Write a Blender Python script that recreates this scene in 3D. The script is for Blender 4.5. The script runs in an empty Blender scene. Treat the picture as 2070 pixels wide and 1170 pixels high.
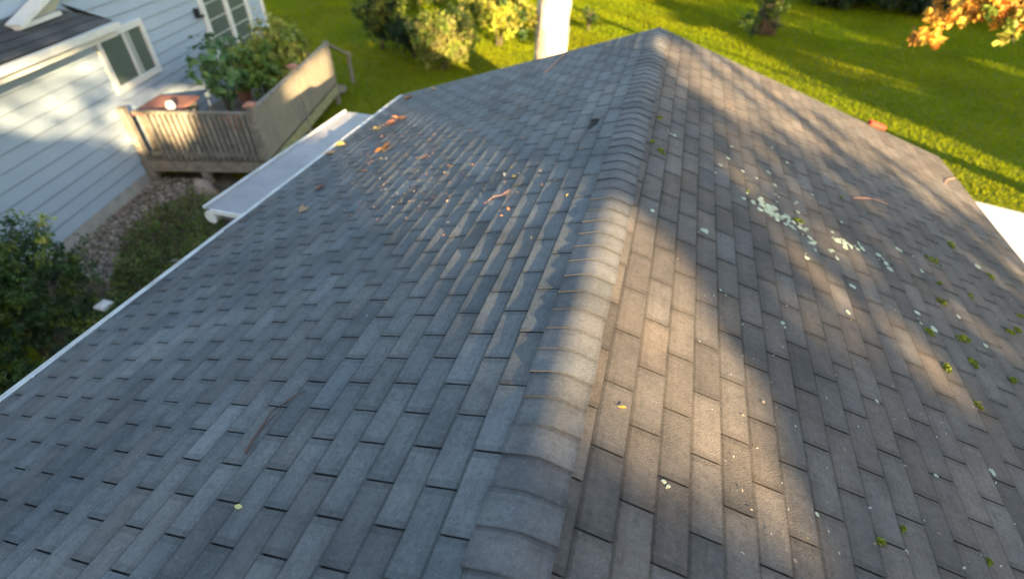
import bpy, math, random
from math import sin, cos, radians, hypot, pi, sqrt, atan2, tan
from mathutils import Vector, Matrix, noise
random.seed(7)
R = random.random
def U(a, b): return a + (b - a) * random.random()
C = bpy.context.scene.collection
sc = bpy.context.scene

# ------------------------------------------------------------------ camera
F_PX, PITCH, ROLL, YAW, CX = 1020.3, 0.7021, -0.0117, -0.2785, 0.1643
CAMZ = 1.51                                   # metres above the garage ridge (ridge is z = 0)
TS = 0.3309                                   # roof slope, 4 in 12
def cam_axes():
    cy, sy, cp, sp, cr, sr = cos(YAW), sin(YAW), cos(PITCH), sin(PITCH), cos(ROLL), sin(ROLL)
    f = Vector((sy*cp, cy*cp, -sp)); r = Vector((cy, -sy, 0)); d = f.cross(r)
    return cr*r + sr*d, -sr*r + cr*d, f
RX, DX, FX = cam_axes()
O = Vector((CX, 0, CAMZ))
cam_d = bpy.data.cameras.new("camera"); cam = bpy.data.objects.new("camera", cam_d); C.objects.link(cam)
m = Matrix((( RX.x, -DX.x, -FX.x, O.x), (RX.y, -DX.y, -FX.y, O.y), (RX.z, -DX.z, -FX.z, O.z), (0, 0, 0, 1)))
cam.matrix_world = m
cam_d.sensor_fit = 'HORIZONTAL'; cam_d.sensor_width = 36; cam_d.lens = F_PX/2070*36
cam_d.clip_start = 0.05; cam_d.clip_end = 600
cam_d.dof.use_dof = True; cam_d.dof.focus_distance = 2.1; cam_d.dof.aperture_fstop = 1.05
sc.camera = cam

# ------------------------------------------------------------------ light
EL, AZ = radians(13.5), atan2(0.66, -0.75)    # direction towards the sun: behind the camera, right
SH = Vector((sin(AZ), cos(AZ), 0)).normalized()
SUN = (SH*cos(EL) + Vector((0, 0, sin(EL)))).normalized()
w = bpy.data.worlds.new("World"); sc.world = w; w.use_nodes = True
nt = w.node_tree; nt.nodes.clear()
sky = nt.nodes.new('ShaderNodeTexSky'); sky.sky_type = 'NISHITA'; sky.sun_disc = False
sky.sun_elevation = EL; sky.sun_rotation = atan2(SH.x, SH.y)
sky.air_density = 1.3; sky.dust_density = 1.2
bg = nt.nodes.new('ShaderNodeBackground'); bg.inputs[1].default_value = 0.085
wo = nt.nodes.new('ShaderNodeOutputWorld')
nt.links.new(sky.outputs[0], bg.inputs[0]); nt.links.new(bg.outputs[0], wo.inputs[0])
sd = bpy.data.lights.new("sun", 'SUN'); sd.energy = 5.0; sd.angle = radians(0.5); sd.color = (1.0, 0.73, 0.38)
so = bpy.data.objects.new("sun", sd); C.objects.link(so)
so.rotation_euler = (-SUN).to_track_quat('-Z', 'Y').to_euler()
sc.view_settings.view_transform = 'Standard'; sc.view_settings.look = 'None'
sc.view_settings.exposure = 2.80; sc.view_settings.gamma = 1; sc.view_settings.use_curve_mapping = False
sc.cycles.max_bounces = 6

# ------------------------------------------------------------------ measuring helpers (photograph pixel -> real place)
GZ = -3.75
def ray(px, py): return (RX*((px-1035)/F_PX) + DX*((py-585)/F_PX) + FX)
def onz(px, py, z): d = ray(px, py); return O + d*((z-O.z)/d.z)
def onpl(px, py, P, n): d = ray(px, py); n = Vector(n); return O + d*((Vector(P)-O).dot(n)/d.dot(n))
def roof(px, py, s): return onpl(px, py, (0, 0, 0), (s*TS, 0, 1))
def upright(base, px, py):                    # the height an upright thing on `base` reaches at a pixel
    n = Vector((base.x-O.x, base.y-O.y, 0)); return onpl(px, py, base, n)

# ------------------------------------------------------------------ mesh helpers
class MB:
    def __init__(s): s.v = []; s.f = []; s.c = []
    def add(s, vs, fs, col=(1, 1, 1)):
        b = len(s.v); s.v += [tuple(v) for v in vs]
        for f in fs: s.f.append(tuple(b+i for i in f)); s.c.append(col)
    def quad(s, a, b, c, d, col=(1, 1, 1)): s.add([a, b, c, d], [(0, 1, 2, 3)], col)
    def box(s, c, e, X=Vector((1, 0, 0)), Y=Vector((0, 1, 0)), Z=Vector((0, 0, 1)), col=(1, 1, 1)):
        c = Vector(c); vs = []
        for k in (-1, 1):
            for j in (-1, 1):
                for i in (-1, 1): vs.append(c + X*(i*e[0]/2) + Y*(j*e[1]/2) + Z*(k*e[2]/2))
        s.add(vs, [(0, 2, 3, 1), (4, 5, 7, 6), (0, 1, 5, 4), (2, 6, 7, 3), (0, 4, 6, 2), (1, 3, 7, 5)], col)
    def bar(s, a, b, w, h, up=Vector((0, 0, 1)), col=(1, 1, 1)):
        a = Vector(a); b = Vector(b); Y = (b-a).normalized(); X = Y.cross(up).normalized(); Z = X.cross(Y)
        s.box((a+b)/2, (w, (b-a).length, h), X, Y, Z, col)
    def tube(s, pts, rads, n=10, col=(1, 1, 1), caps=True, wob=0):
        rings = []
        for i, p in enumerate(pts):
            p = Vector(p); q = Vector(pts[min(i+1, len(pts)-1)]) - Vector(pts[max(i-1, 0)])
            q.normalize(); X = q.cross(Vector((0.31, 0.9, 0.17))).normalized(); Y = q.cross(X)
            rings.append([p + (X*cos(2*pi*k/n) + Y*sin(2*pi*k/n))*rads[i]*(1+wob*noise.noise(p*2.3+Vector((k*1.7, 0, 0)))) for k in range(n)])
        b = len(s.v); vs = [v for r in rings for v in r]; fs = []
        for i in range(len(rings)-1):
            for k in range(n): fs.append((i*n+k, i*n+(k+1) % n, (i+1)*n+(k+1) % n, (i+1)*n+k))
        if caps: fs += [tuple(range(n))[::-1], tuple((len(rings)-1)*n+k for k in range(n))]
        s.add(vs, fs, col)
    def leaf(s, p, size, nrm, col, fold=0.25, asp=0.7):
        t = Vector((U(-1, 1), U(-1, 1), U(-1, 1))).cross(nrm)
        if t.length < 1e-3: t = Vector((1, 0, 0))
        t.normalize(); b = nrm.cross(t).normalized()
        a = p + t*size/2; c = p - t*size/2; w_ = b*size*asp/2; z = nrm*size*fold*0.5
        s.add([a, p+w_+z, c, p-w_+z], [(0, 1, 2), (0, 2, 3)], col)
    def build(s, name, mat, parent=None, smooth=False):
        me = bpy.data.meshes.new(name); me.from_pydata(s.v, [], s.f); me.update()
        at = me.color_attributes.new('col', 'FLOAT_COLOR', 'CORNER')
        data = []
        for f, c in zip(s.f, s.c): data += list(c[:3]) + [1.0] if False else (list(c[:3])+[1.0])*len(f)
        at.data.foreach_set('color', data)
        if smooth: me.polygons.foreach_set('use_smooth', [True]*len(me.polygons))
        me.materials.append(mat)
        o = bpy.data.objects.new(name, me); C.objects.link(o)
        if parent: o.parent = parent; o.matrix_parent_inverse = parent.matrix_world.inverted()
        return o
def empty(name, loc, label=None, cat=None, group=None):
    o = bpy.data.objects.new(name, None); C.objects.link(o); o.location = loc
    o.matrix_world = Matrix.Translation(loc); o.empty_display_size = 0.1
    return tag(o, label, cat, group)
def tag(o, label=None, cat=None, group=None, kind=None):
    if label: o['label'] = label
    if cat: o['category'] = cat
    if group: o['group'] = group
    if kind: o['kind'] = kind
    return o

# ------------------------------------------------------------------ materials
def mat(name, col, rough=0.8, col2=None, scale=5, spec=0.3, bump=0, bscale=60, attr=True, transl=0, speck=0, stains=None, metal=0):
    m = bpy.data.materials.new(name); m.use_nodes = True; t = m.node_tree; N = t.nodes; L = t.links
    bs = N['Principled BSDF']; bs.inputs['Roughness'].default_value = rough
    bs.inputs['Specular IOR Level'].default_value = spec; bs.inputs['Metallic'].default_value = metal
    tc = N.new('ShaderNodeTexCoord')
    def mix(a, b, f, mode='MIX'):
        x = N.new('ShaderNodeMix'); x.data_type = 'RGBA'; x.blend_type = mode
        for k, q in ((6, a), (7, b), (0, f)):
            if hasattr(q, 'links'): L.new(q, x.inputs[k])
            elif k == 0: x.inputs[0].default_value = q
            else: x.inputs[k].default_value = (*q, 1)
        return x.outputs[2]
    def nz(sc_, det=6, ro=0.6, lo=0.35, hi=0.65, vec=None):
        n = N.new('ShaderNodeTexNoise'); n.inputs['Scale'].default_value = sc_; n.inputs['Detail'].default_value = det
        n.inputs['Roughness'].default_value = ro; L.new(vec or tc.outputs['Object'], n.inputs['Vector'])
        r = N.new('ShaderNodeMapRange'); r.inputs[1].default_value = lo; r.inputs[2].default_value = hi
        L.new(n.outputs['Fac'], r.inputs[0]); return r.outputs[0]
    c = col
    if col2: c = mix(col, col2, nz(scale))
    if stains:
        for (scol, ssc, lo, hi, amt) in stains:
            f = nz(ssc, 5, 0.65, lo, hi); mu = N.new('ShaderNodeMath'); mu.operation = 'MULTIPLY'
            L.new(f, mu.inputs[0]); mu.inputs[1].default_value = amt
            c = mix(c, scol, mu.outputs[0])
    if speck:
        f = nz(bscale*1.3, 2, 0.9, 0.3, 0.7); mu = N.new('ShaderNodeMapRange'); L.new(f, mu.inputs[0])
        mu.inputs[3].default_value = 1-speck; mu.inputs[4].default_value = 1+speck
        cb = N.new('ShaderNodeCombineColor')
        for k in range(3): L.new(mu.outputs[0], cb.inputs[k])
        c = mix(c, cb.outputs[0], 1.0, 'MULTIPLY')
    if attr:
        a = N.new('ShaderNodeAttribute'); a.attribute_name = 'col'
        c = mix(c, a.outputs['Color'], 1.0, 'MULTIPLY')
    if hasattr(c, 'links'): L.new(c, bs.inputs['Base Color'])
    else: bs.inputs['Base Color'].default_value = (*c, 1)
    if bump:
        n = N.new('ShaderNodeTexNoise'); n.inputs['Scale'].default_value = bscale; n.inputs['Detail'].default_value = 4
        L.new(tc.outputs['Object'], n.inputs['Vector'])
        b = N.new('ShaderNodeBump'); b.inputs['Strength'].default_value = 1.0; b.inputs['Distance'].default_value = bump
        L.new(n.outputs['Fac'], b.inputs['Height']); L.new(b.outputs[0], bs.inputs['Normal'])
    if transl:
        tr = N.new('ShaderNodeBsdfTranslucent')
        if hasattr(c, 'links'): L.new(c, tr.inputs[0])
        else: tr.inputs[0].default_value = (*c, 1)
        mx = N.new('ShaderNodeMixShader'); mx.inputs[0].default_value = transl
        L.new(bs.outputs[0], mx.inputs[1]); L.new(tr.outputs[0], mx.inputs[2]); L.new(mx.outputs[0], N['Material Output'].inputs[0])
    return m
def glass_mat(name, col, rough=0.05):
    m = bpy.data.materials.new(name); m.use_nodes = True; b = m.node_tree.nodes['Principled BSDF']
    b.inputs['Base Color'].default_value = (*col, 1); b.inputs['Roughness'].default_value = rough
    b.inputs['Specular IOR Level'].default_value = 0.8
    return m
M = {}
M['shingle'] = mat('asphalt_shingle', (0.085, 0.087, 0.092), 0.85, (0.125, 0.125, 0.126), 3.0, 0.35, 0.004, 190, True, 0, 0.30,
                   [((0.04, 0.04, 0.043), 1.1, 0.48, 0.72, 0.7), ((0.05, 0.05, 0.052), 7, 0.52, 0.7, 0.45), ((0.045, 0.045, 0.046), 42, 0.48, 0.66, 0.4), ((0.22, 0.22, 0.215), 75, 0.56, 0.75, 0.35), ((0.15, 0.125, 0.105), 0.8, 0.52, 0.8, 0.45)])
M['under'] = mat('roof_felt', (0.02, 0.02, 0.02), 0.95)
M['alu'] = mat('white_aluminium', (0.66, 0.67, 0.68), 0.45, (0.5, 0.5, 0.49), 5, stains=[((.30, .28, .24), 3.5, .55, .75, .6)])
M['panel'] = mat('painted_metal_roof', (0.30, 0.29, 0.31), 0.5, (0.24, 0.23, 0.25), 3, 0.4, stains=[((.17, .155, .14), 2.2, .5, .75, .55)])
M['trim'] = mat('white_trim', (0.70, 0.69, 0.66), 0.5, (0.62, 0.61, 0.58), 6)
M['siding'] = mat('grey_vinyl_siding', (0.36, 0.435, 0.53), 0.6, (0.335, 0.405, 0.50), 1.5)
M['concrete'] = mat('concrete', (0.42, 0.39, 0.36), 0.9, (0.30, 0.28, 0.26), 4, bump=0.01, bscale=40)
M['drive'] = mat('pale_concrete', (0.62, 0.58, 0.54), 0.9, (0.52, 0.49, 0.46), 2, bump=0.004, bscale=60)
M['glass'] = glass_mat('window_glass', (0.11, 0.14, 0.12), 0.12)
M['wood'] = mat('weathered_wood', (0.29, 0.25, 0.20), 0.9, (0.15, 0.14, 0.125), 9, bump=0.01, bscale=50)
M['oldwood'] = mat('greyed_wood', (0.22, 0.19, 0.155), 0.9, (0.12, 0.11, 0.09), 9, bump=0.01, bscale=50)
M['leaf'] = mat('leaf', (1, 1, 1), 0.55, None, spec=0.35, transl=0.4)
M['needle'] = mat('evergreen_leaf', (1, 1, 1), 0.5, None, spec=0.4, transl=0.12)
M['bark'] = mat('bark', (0.10, 0.075, 0.05), 0.95, (0.05, 0.04, 0.03), 8, bump=0.06, bscale=14)
M['palebark'] = mat('pale_bark', (0.60, 0.54, 0.47), 0.85, (0.36, 0.28, 0.20), 2.2, bump=0.04, bscale=9)
M['grass'] = mat('lawn_grass', (0.11, 0.125, 0.003), 0.95, (0.14, 0.15, 0.004), 0.5, 0.1, 0.12, 9, False, 0, 0,
                 [((0.06, 0.085, 0.004), 0.22, 0.45, 0.7, 0.6), ((0.19, 0.16, 0.03), 3.1, 0.56, 0.75, 0.35)])
M['soil'] = mat('mulch_soil', (0.075, 0.055, 0.04), 0.95, (0.13, 0.10, 0.075), 8, bump=0.05, bscale=22)
M['gravel'] = mat('pink_gravel', (1, 1, 1), 0.85, (0.7, 0.7, 0.7), 12, bump=0.01, bscale=50)
M['lichen'] = mat('lichen', (0.46, 0.51, 0.40), 0.95, (0.30, 0.35, 0.26), 60, bump=0.004, bscale=160)
M['moss'] = mat('moss', (1, 1, 1), 0.9, None, transl=0.2)
M['brick'] = mat('red_brick', (0.45, 0.055, 0.03), 0.85, (0.34, 0.045, 0.025), 20, bump=0.003, bscale=90)
M['salmon'] = mat('faded_red_cloth', (0.30, 0.14, 0.115), 0.9, (0.22, 0.10, 0.085), 5)
M['terra'] = mat('terracotta', (0.40, 0.19, 0.13), 0.85)
M['dark'] = mat('dark_metal', (0.02, 0.02, 0.022), 0.5)
M['twig'] = mat('twig_bark', (0.11, 0.075, 0.07), 0.8)

# ------------------------------------------------------------------ ground
def sheet(name, x0, x1, y0, y1, nx, ny, zf, mtl):
    b = MB(); vs = []; fs = []
    for j in range(ny+1):
        for i in range(nx+1):
            x = x0+(x1-x0)*i/nx; y = y0+(y1-y0)*j/ny; vs.append((x, y, zf(x, y)))
    for j in range(ny):
        for i in range(nx): a = j*(nx+1)+i; fs.append((a, a+1, a+nx+2, a+nx+1))
    b.add(vs, fs); o = b.build(name, mtl, None, True); tag(o, kind='structure'); return o
def gz(x, y):
    far = max(0, hypot(x+2, y-8)-16)
    return GZ + 0.05*noise.noise(Vector((x*0.25, y*0.25, 0))) * min(1, far/4) + 0.0*far
sheet('lawn', -120, 140, -80, 260, 130, 170, gz, M['grass'])

def inframe(P, mx=60):
    q = P-O; dz = q.dot(FX)
    if dz < .3: return False
    x = 1035+F_PX*q.dot(RX)/dz; y = 585+F_PX*q.dot(DX)/dz
    return -mx < x < 2070+mx and -mx < y < 1170+mx
b = MB(); cnt = 0
while cnt < 230000:
    y = -2+46*R()**1.25; x = U(-22, 26)
    if -3.4 < x < 3.4 and y < 6.8: continue
    P = Vector((x, y, gz(x, y)))
    if x < -5 and y < 7.6: continue
    if not inframe(P): continue
    cnt += 1; s_ = (0.7+y/26); h_ = U(.02, .045)*s_; w_ = U(.012, .026)*s_; a_ = U(0, pi)
    d_ = Vector((cos(a_), sin(a_), 0))*w_; t_ = Vector((U(-.6, .6), U(-.6, .6), 1))*h_
    f_ = U(.88, 1.12)*(1+.3*noise.noise(P*.5))*1.3; q_ = noise.noise(P*.33+Vector((9, 9, 9)))
    b.add([P-d_, P+d_, P+t_+d_*.2, P+t_-d_*.2], [(0, 1, 2, 3)], ((.142+.04*q_)*f_, .165*f_, .004*f_))
tag(b.build('grass', mat('grass_blade', (1, 1, 1), 0.9, None, spec=0.04, transl=0.5)), 'short mown grass blades of the lawn', 'grass', kind='stuff')

# ------------------------------------------------------------------ garage
HW, YF, YN = 3.53, 6.90, -7.2                 # half width, far rake, near rake
sl = hypot(1, TS)
def rp(s, d, y, n):                           # a point on slope s at slope distance d, raised n
    return Vector((s*(d/sl + n*TS/sl), y, -d*TS/sl + n/sl))
ED = HW*sl
EXP, TAB = 0.127, 0.3048
garage = empty('garage', (0, 0, GZ), 'detached garage with a grey shingled gable roof filling the foreground', 'garage')
holes = []
hp = roof(1197, 250, -1); holes.append((-1, hypot(hp.x, hp.z), hp.y))
def lift(s, d, ph): return 0.0012 + 0.0062*max(0, min(1, ((d-ph) % EXP)/EXP))
for s in (-1, 1):
    b = MB()
    ph, yph = (0.114, 0.155) if s < 0 else (0.041, 0.288)
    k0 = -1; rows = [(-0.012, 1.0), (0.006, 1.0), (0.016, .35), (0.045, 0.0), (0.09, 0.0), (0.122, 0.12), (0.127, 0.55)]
    d0 = ph - EXP; k = 0
    while d0 < ED - 0.02:
        # courses 2 apart share a phase
        kk = round((d0 - (0.620-EXP if s < 0 else 1.057))/EXP)
        base = yph if kk % 2 == 0 else yph - TAB/2
        j = math.floor((YN-base)/TAB)
        fine_from = 0
        while base + j*TAB < YF:
            y0 = base + j*TAB + 0.0035 + U(-.001, .001); y1 = y0 + TAB - 0.008
            j += 1
            if y1 < YN: continue
            y0 = max(y0, YN); y1 = min(y1, YF)
            if y1-y0 < 0.01: continue
            if y1 < -0.8: rws = [rows[0], rows[3], rows[6]]; cols = [0, 1]
            else: rws = rows; cols = [0, .08, .5, .92, 1]
            miss = any(hs == s and abs(d0+EXP/2-hd) < EXP/2 and y0 < hy < y1 for hs, hd, hy in holes)
            g = random.gauss(0, 1)
            big = noise.noise(Vector((s*3+d0*0.7, y0*0.5, 3.3)))
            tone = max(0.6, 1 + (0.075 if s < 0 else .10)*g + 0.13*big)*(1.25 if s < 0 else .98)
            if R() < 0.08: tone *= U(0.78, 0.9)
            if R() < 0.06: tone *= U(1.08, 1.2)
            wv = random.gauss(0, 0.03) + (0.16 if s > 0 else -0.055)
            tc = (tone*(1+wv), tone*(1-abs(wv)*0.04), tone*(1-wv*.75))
            ca, cb, cm = abs(random.gauss(0, 0.0016)), abs(random.gauss(0, 0.0016)), random.gauss(0, 0.0008); under = d0 < 0.05
            if s < 0 and R() < 0.35: ca += U(0.0005, 0.0025)
            if under: ca = cb = cm = 0
            dj = U(-0.002, 0.002); sk = U(-.002, .002)
            dm = min(1, (ED - d0)/EXP)
            vs = []
            for ri, (rd, dr) in enumerate(rws):
                for ci, cc in enumerate(cols):
                    y = y0+(y1-y0)*cc; fr = max(0, rd)/EXP
                    h = 0.0012 + 0.0062*fr + fr*fr*((1-cc)*ca + cc*cb) + cm*fr*sin(pi*cc)
                    h += 0.0012*noise.noise(Vector((d0+rd, y*1.7, s*5))*3)
                    if under: h *= .55
                    d = d0 + (rd + (dj + sk*cc)*fr)*dm
                    if miss and rd > 0.05 and 0.2 < cc < .95: d = d0 + 0.03+0.02*R()
                    if rd > .12: d += U(-.0013, .0013)*dm
                    vs.append(rp(s, max(d, 0.085), y, h))
            nc = len(cols); nr = len(rws); fs = []; cl = []
            for ri in range(nr-1):
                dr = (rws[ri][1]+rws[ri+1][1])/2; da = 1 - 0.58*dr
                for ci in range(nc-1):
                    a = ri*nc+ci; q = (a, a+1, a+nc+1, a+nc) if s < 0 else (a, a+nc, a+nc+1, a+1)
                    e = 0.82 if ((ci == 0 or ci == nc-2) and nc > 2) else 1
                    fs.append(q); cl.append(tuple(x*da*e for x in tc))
            base_i = len(b.v); b.v += [tuple(v) for v in vs]
            for f, c_ in zip(fs, cl): b.f.append(tuple(base_i+i for i in f)); b.c.append(c_)
            # butt face and side faces
            last = [vs[(nr-1)*nc+ci] for ci in range(nc)]
            nn = Vector((s*TS/sl, 0, 1/sl))
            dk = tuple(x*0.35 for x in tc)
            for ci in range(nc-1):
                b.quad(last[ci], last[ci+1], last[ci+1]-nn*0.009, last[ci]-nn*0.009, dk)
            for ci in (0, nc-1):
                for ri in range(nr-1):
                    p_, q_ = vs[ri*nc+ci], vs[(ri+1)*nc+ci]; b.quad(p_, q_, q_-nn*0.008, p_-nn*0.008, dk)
        d0 += EXP
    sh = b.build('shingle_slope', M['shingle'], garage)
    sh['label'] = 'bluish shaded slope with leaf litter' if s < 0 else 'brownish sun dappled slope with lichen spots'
    if s > 0: slope_r = sh
    u = MB(); u.add([rp(s, 0.08, YN, -.002), rp(s, ED, YN, -.002), rp(s, ED, YF-.01, -.002), rp(s, .08, YF-.01, -.002)], [(0, 1, 2, 3)])
    u.add([rp(s, 0.0, YN, -.03), rp(s, ED-.02, YN, -.03), rp(s, ED-.02, YF-.01, -.03), rp(s, 0, YF-.01, -.03)], [(0, 1, 2, 3)])
    u.build('roof_deck', M['under'], garage)
# ridge caps
b = MB(); y = 0.785 - EXP*math.floor((0.785-YN)/EXP)
HWc = 0.124
prof = []
for i in range(-9, 10):
    a = i/9*HWc; ra = 0.05
    if abs(a) < ra: z = -ra*TS/2 - a*a*TS/(2*ra)
    else: z = -abs(a)*TS
    prof.append((a, z))
while y < YF-0.02:
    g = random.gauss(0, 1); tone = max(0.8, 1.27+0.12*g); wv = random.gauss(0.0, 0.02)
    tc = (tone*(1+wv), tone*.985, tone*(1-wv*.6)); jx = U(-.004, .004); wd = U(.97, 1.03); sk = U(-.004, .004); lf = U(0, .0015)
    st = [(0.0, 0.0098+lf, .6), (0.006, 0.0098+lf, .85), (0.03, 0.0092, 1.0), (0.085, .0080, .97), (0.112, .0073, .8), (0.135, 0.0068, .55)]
    vs = []
    for (dy, h, _) in st:
        for i, (px, pz) in enumerate(prof):
            vs.append(Vector((px*wd+jx, y+dy+sk*(px/HWc), pz+h+0.0006*noise.noise(Vector((px*9, y*7, dy*9))))))
    n = len(prof); b0 = len(b.v); b.v += [tuple(v) for v in vs]
    for r_ in range(len(st)-1):
        for i in range(n-1):
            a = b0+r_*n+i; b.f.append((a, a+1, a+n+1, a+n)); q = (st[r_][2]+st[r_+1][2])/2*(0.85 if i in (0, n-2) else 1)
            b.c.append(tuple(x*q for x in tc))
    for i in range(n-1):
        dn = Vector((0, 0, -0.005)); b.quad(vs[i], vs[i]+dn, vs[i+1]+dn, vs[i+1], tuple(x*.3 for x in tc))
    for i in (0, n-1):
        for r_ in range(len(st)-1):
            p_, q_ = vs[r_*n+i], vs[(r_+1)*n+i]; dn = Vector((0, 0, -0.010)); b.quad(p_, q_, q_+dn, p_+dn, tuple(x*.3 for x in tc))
    y += EXP
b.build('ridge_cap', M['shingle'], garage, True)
# eaves and rakes
b = MB(); zE = -HW*TS
b.box((-HW-0.012, (YN+YF)/2, zE-0.006), (0.05, YF-YN+.02, 0.004))
b.box((-HW-0.035, (YN+YF)/2, zE-0.03), (0.003, YF-YN+.02, 0.05))
b.build('drip_edge', M['alu'], garage)
b = MB()
b.box((-HW-0.062, (YN+YF)/2, zE-0.012), (0.016, YF-YN, 0.006)); b.box((-HW-0.069, (YN+YF)/2, zE-0.055), (0.003, YF-YN, 0.09))
b.box((-HW-0.05, (YN+YF)/2, zE-0.1), (0.04, YF-YN, 0.003))
b.build('gutter', M['alu'], garage)
b = MB(); b.box((HW+0.004, (YN+YF)/2, zE-0.012), (0.03, YF-YN+.02, 0.006), col=(.35, .3, .27)); b.box((HW-0.01, (YN+YF)/2, zE-0.09), (0.02, YF-YN, 0.14))
b.build('fascia', M['trim'], garage)
for s in (-1, 1):
    b = MB()
    b.bar(rp(s, 0.02, YF+.012, -.05), rp(s, ED, YF+.012, -.05), 0.02, 0.11, Vector((s*TS, 0, 1)), (.5, .48, .45))
    b.bar(rp(s, 0.0, YF+.004, .004), rp(s, ED, YF+.004, .004), 0.03, 0.005, Vector((s*TS, 0, 1)), (.13, .12, .11))
    b.build('rake_board', M['trim'], garage)
b = MB(); wx = HW-0.3; yn, yf = YN+.3, YF-.3
top = -wx*TS-.05
for (x0, y0, x1, y1) in ((-wx, yn, -wx, yf), (wx, yf, wx, yn)):
    b.quad((x0, y0, GZ), (x1, y1, GZ), (x1, y1, top), (x0, y0, top))
for yy in (yn, yf): b.add([(-wx, yy, GZ), (wx, yy, GZ), (wx, yy, top), (0, yy, -.06), (-wx, yy, top)], [(0, 1, 2, 3, 4)])
b.build('wall', M['siding'], garage)
# lichen and moss growing on the shingles
def flat_blob(P, s, r, asp, b, h=0.0025, col=(1, 1, 1), stretch=0):
    nn = Vector((s*TS/sl, 0, 1/sl)); X = Vector((s/sl, 0, -TS/sl)); Y = Vector((0, 1, 0)); d = hypot(P.x, P.z)
    c = rp(s, d, P.y, lift(s, d, 0.114 if s < 0 else 0.041)+0.0025); n = 22; an = U(0, 6.28); sd_ = U(0, 99)
    a1 = [c+nn*h + X*U(-.1, .1)*r]; 
    for rr, hh in ((0.72, h), (1.0, 0)):
        for k in range(n):
            a = 2*pi*k/n; q = r*rr*(1+0.42*noise.noise(Vector((cos(a)*1.6, sin(a)*1.6, sd_)))+0.2*noise.noise(Vector((cos(a)*5, sin(a)*5, sd_))))
            x_, y_ = cos(a)*q, sin(a)*q*asp; a1.append(c + X*(x_*cos(an)-y_*sin(an)) + Y*(x_*sin(an)+y_*cos(an)) + nn*hh)
    fs = [(0, 1+k, 1+(k+1) % n) for k in range(n)] + [(1+k, 1+n+k, 1+n+(k+1) % n, 1+(k+1) % n) for k in range(n)]
    b.add(a1, fs, col)
COL = MB()                                    # the crowded colonies, which run into one another
def lichen(px, py, rpx, s=1, cl=1, asp=.8):
    P = roof(px, py, s); r = rpx*(P-O).dot(FX)/F_PX; b = COL if cl > 1 else MB()
    for i in range(cl):
        Q = P + Vector((random.gauss(0, 1)*r*.9, random.gauss(0, 1)*r*.9, 0)) if cl > 1 else P
        if cl > 1: Q.z = -abs(Q.x)*TS
        flat_blob(Q, s, r*(U(.2, .62) if cl > 1 else 1), asp, b, 0.0015+.001*R(), (U(.75, 1.1),)*3)
    if cl == 1: b.build('lichen', M['lichen'], slope_r)
for a in [(1424, 468, 10, 1, 1), (1352, 988, 11, 1, 3), (1635, 490, 12, 1, 6), (1630, 522, 7, 1, 1), (1722, 580, 7, 1, 1), (1860, 547, 8, 1, 1),
          (1605, 408, 8, 1, 2), (1565, 375, 6, 1, 1), (1552, 350, 6, 1, 1), (1507, 390, 6, 1, 1), (1502, 403, 6, 1, 1), (1852, 632, 7, 1, 1), (1868, 652, 8, 1, 2),
          (1886, 667, 9, 1, 1), (1778, 522, 10, 1, 3), (1790, 534, 7, 1, 1), (1797, 545, 8, 1, 1), (1455, 335, 5, 1, 1), (1470, 322, 5, 1, 1),
          (1500, 348, 5, 1, 1), (1350, 268, 5, 1, 2), (1362, 275, 5, 1, 1), (1318, 428, 6, 1, 1), (1815, 505, 9, 1, 2), (1572, 398, 7, 1, 2), (1462, 590, 9, 1, 2),
          (1712, 632, 6, 1, 1), (1580, 655, 6, 1, 1), (1445, 350, 4, 1, 1), (1478, 298, 4, 1, 1), (1528, 362, 4, 1, 1), (1612, 430, 5, 1, 1), (1640, 395, 4, 1, 1),
          (1935, 640, 7, 1, 1), (1990, 700, 7, 1, 1), (1770, 812, 5, 1, 1), (1890, 962, 5, 1, 1), (1830, 1115, 7, 1, 1), (1650, 1040, 5, 1, 1), (2005, 955, 9, 1, 1), (1585, 662, 4, 1, 1),
          (1975, 540, 8, 1, 1), (1700, 450, 4, 1, 1), (1590, 330, 4, 1, 1), (1560, 300, 4, 1, 1)]:
    lichen(*a)
for (px, py, rr, n) in [(1530, 405, 12, 6), (1545, 418, 15, 12), (1560, 430, 15, 12), (1580, 440, 15, 12), (1600, 455, 11, 6), (1620, 462, 10, 6),
                        (1683, 480, 11, 5), (1700, 488, 13, 6), (1688, 513, 10, 5), (1712, 495, 12, 7), (1735, 498, 11, 6)]:
    lichen(px, py, rr, 1, n)
tag(COL.build('lichen_colony', M['lichen'], slope_r), kind='stuff')
def moss(px, py, rpx, s=1, n=60, g=(0.23, 0.27, 0.03)):
    P = roof(px, py, s); r = rpx*(P-O).dot(FX)/F_PX; b = MB(); nn = Vector((s*TS/sl, 0, 1/sl)); an = U(0, 3)
    for i in range(n):
        a, q = U(0, 6.28), sqrt(R())*r; x_, y_ = q*cos(a), q*sin(a)*.55
        p_ = P + Vector((x_*cos(an)-y_*sin(an), x_*sin(an)+y_*cos(an), 0)); p_.z = -abs(p_.x)*TS
        f = U(.5, 1.2); p_ = p_ + nn*(0.006 + U(0, .028)*(1-q/r)*min(1, r/.03))
        b.leaf(p_, U(.010, .020)*min(1.3, r/.03), Vector((U(-1, 1), U(-1, 1), U(-.2, 1))).normalized(), (g[0]*f, g[1]*f, g[2]*f))
    return b.build('moss', M['moss'], slope_r)
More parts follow.
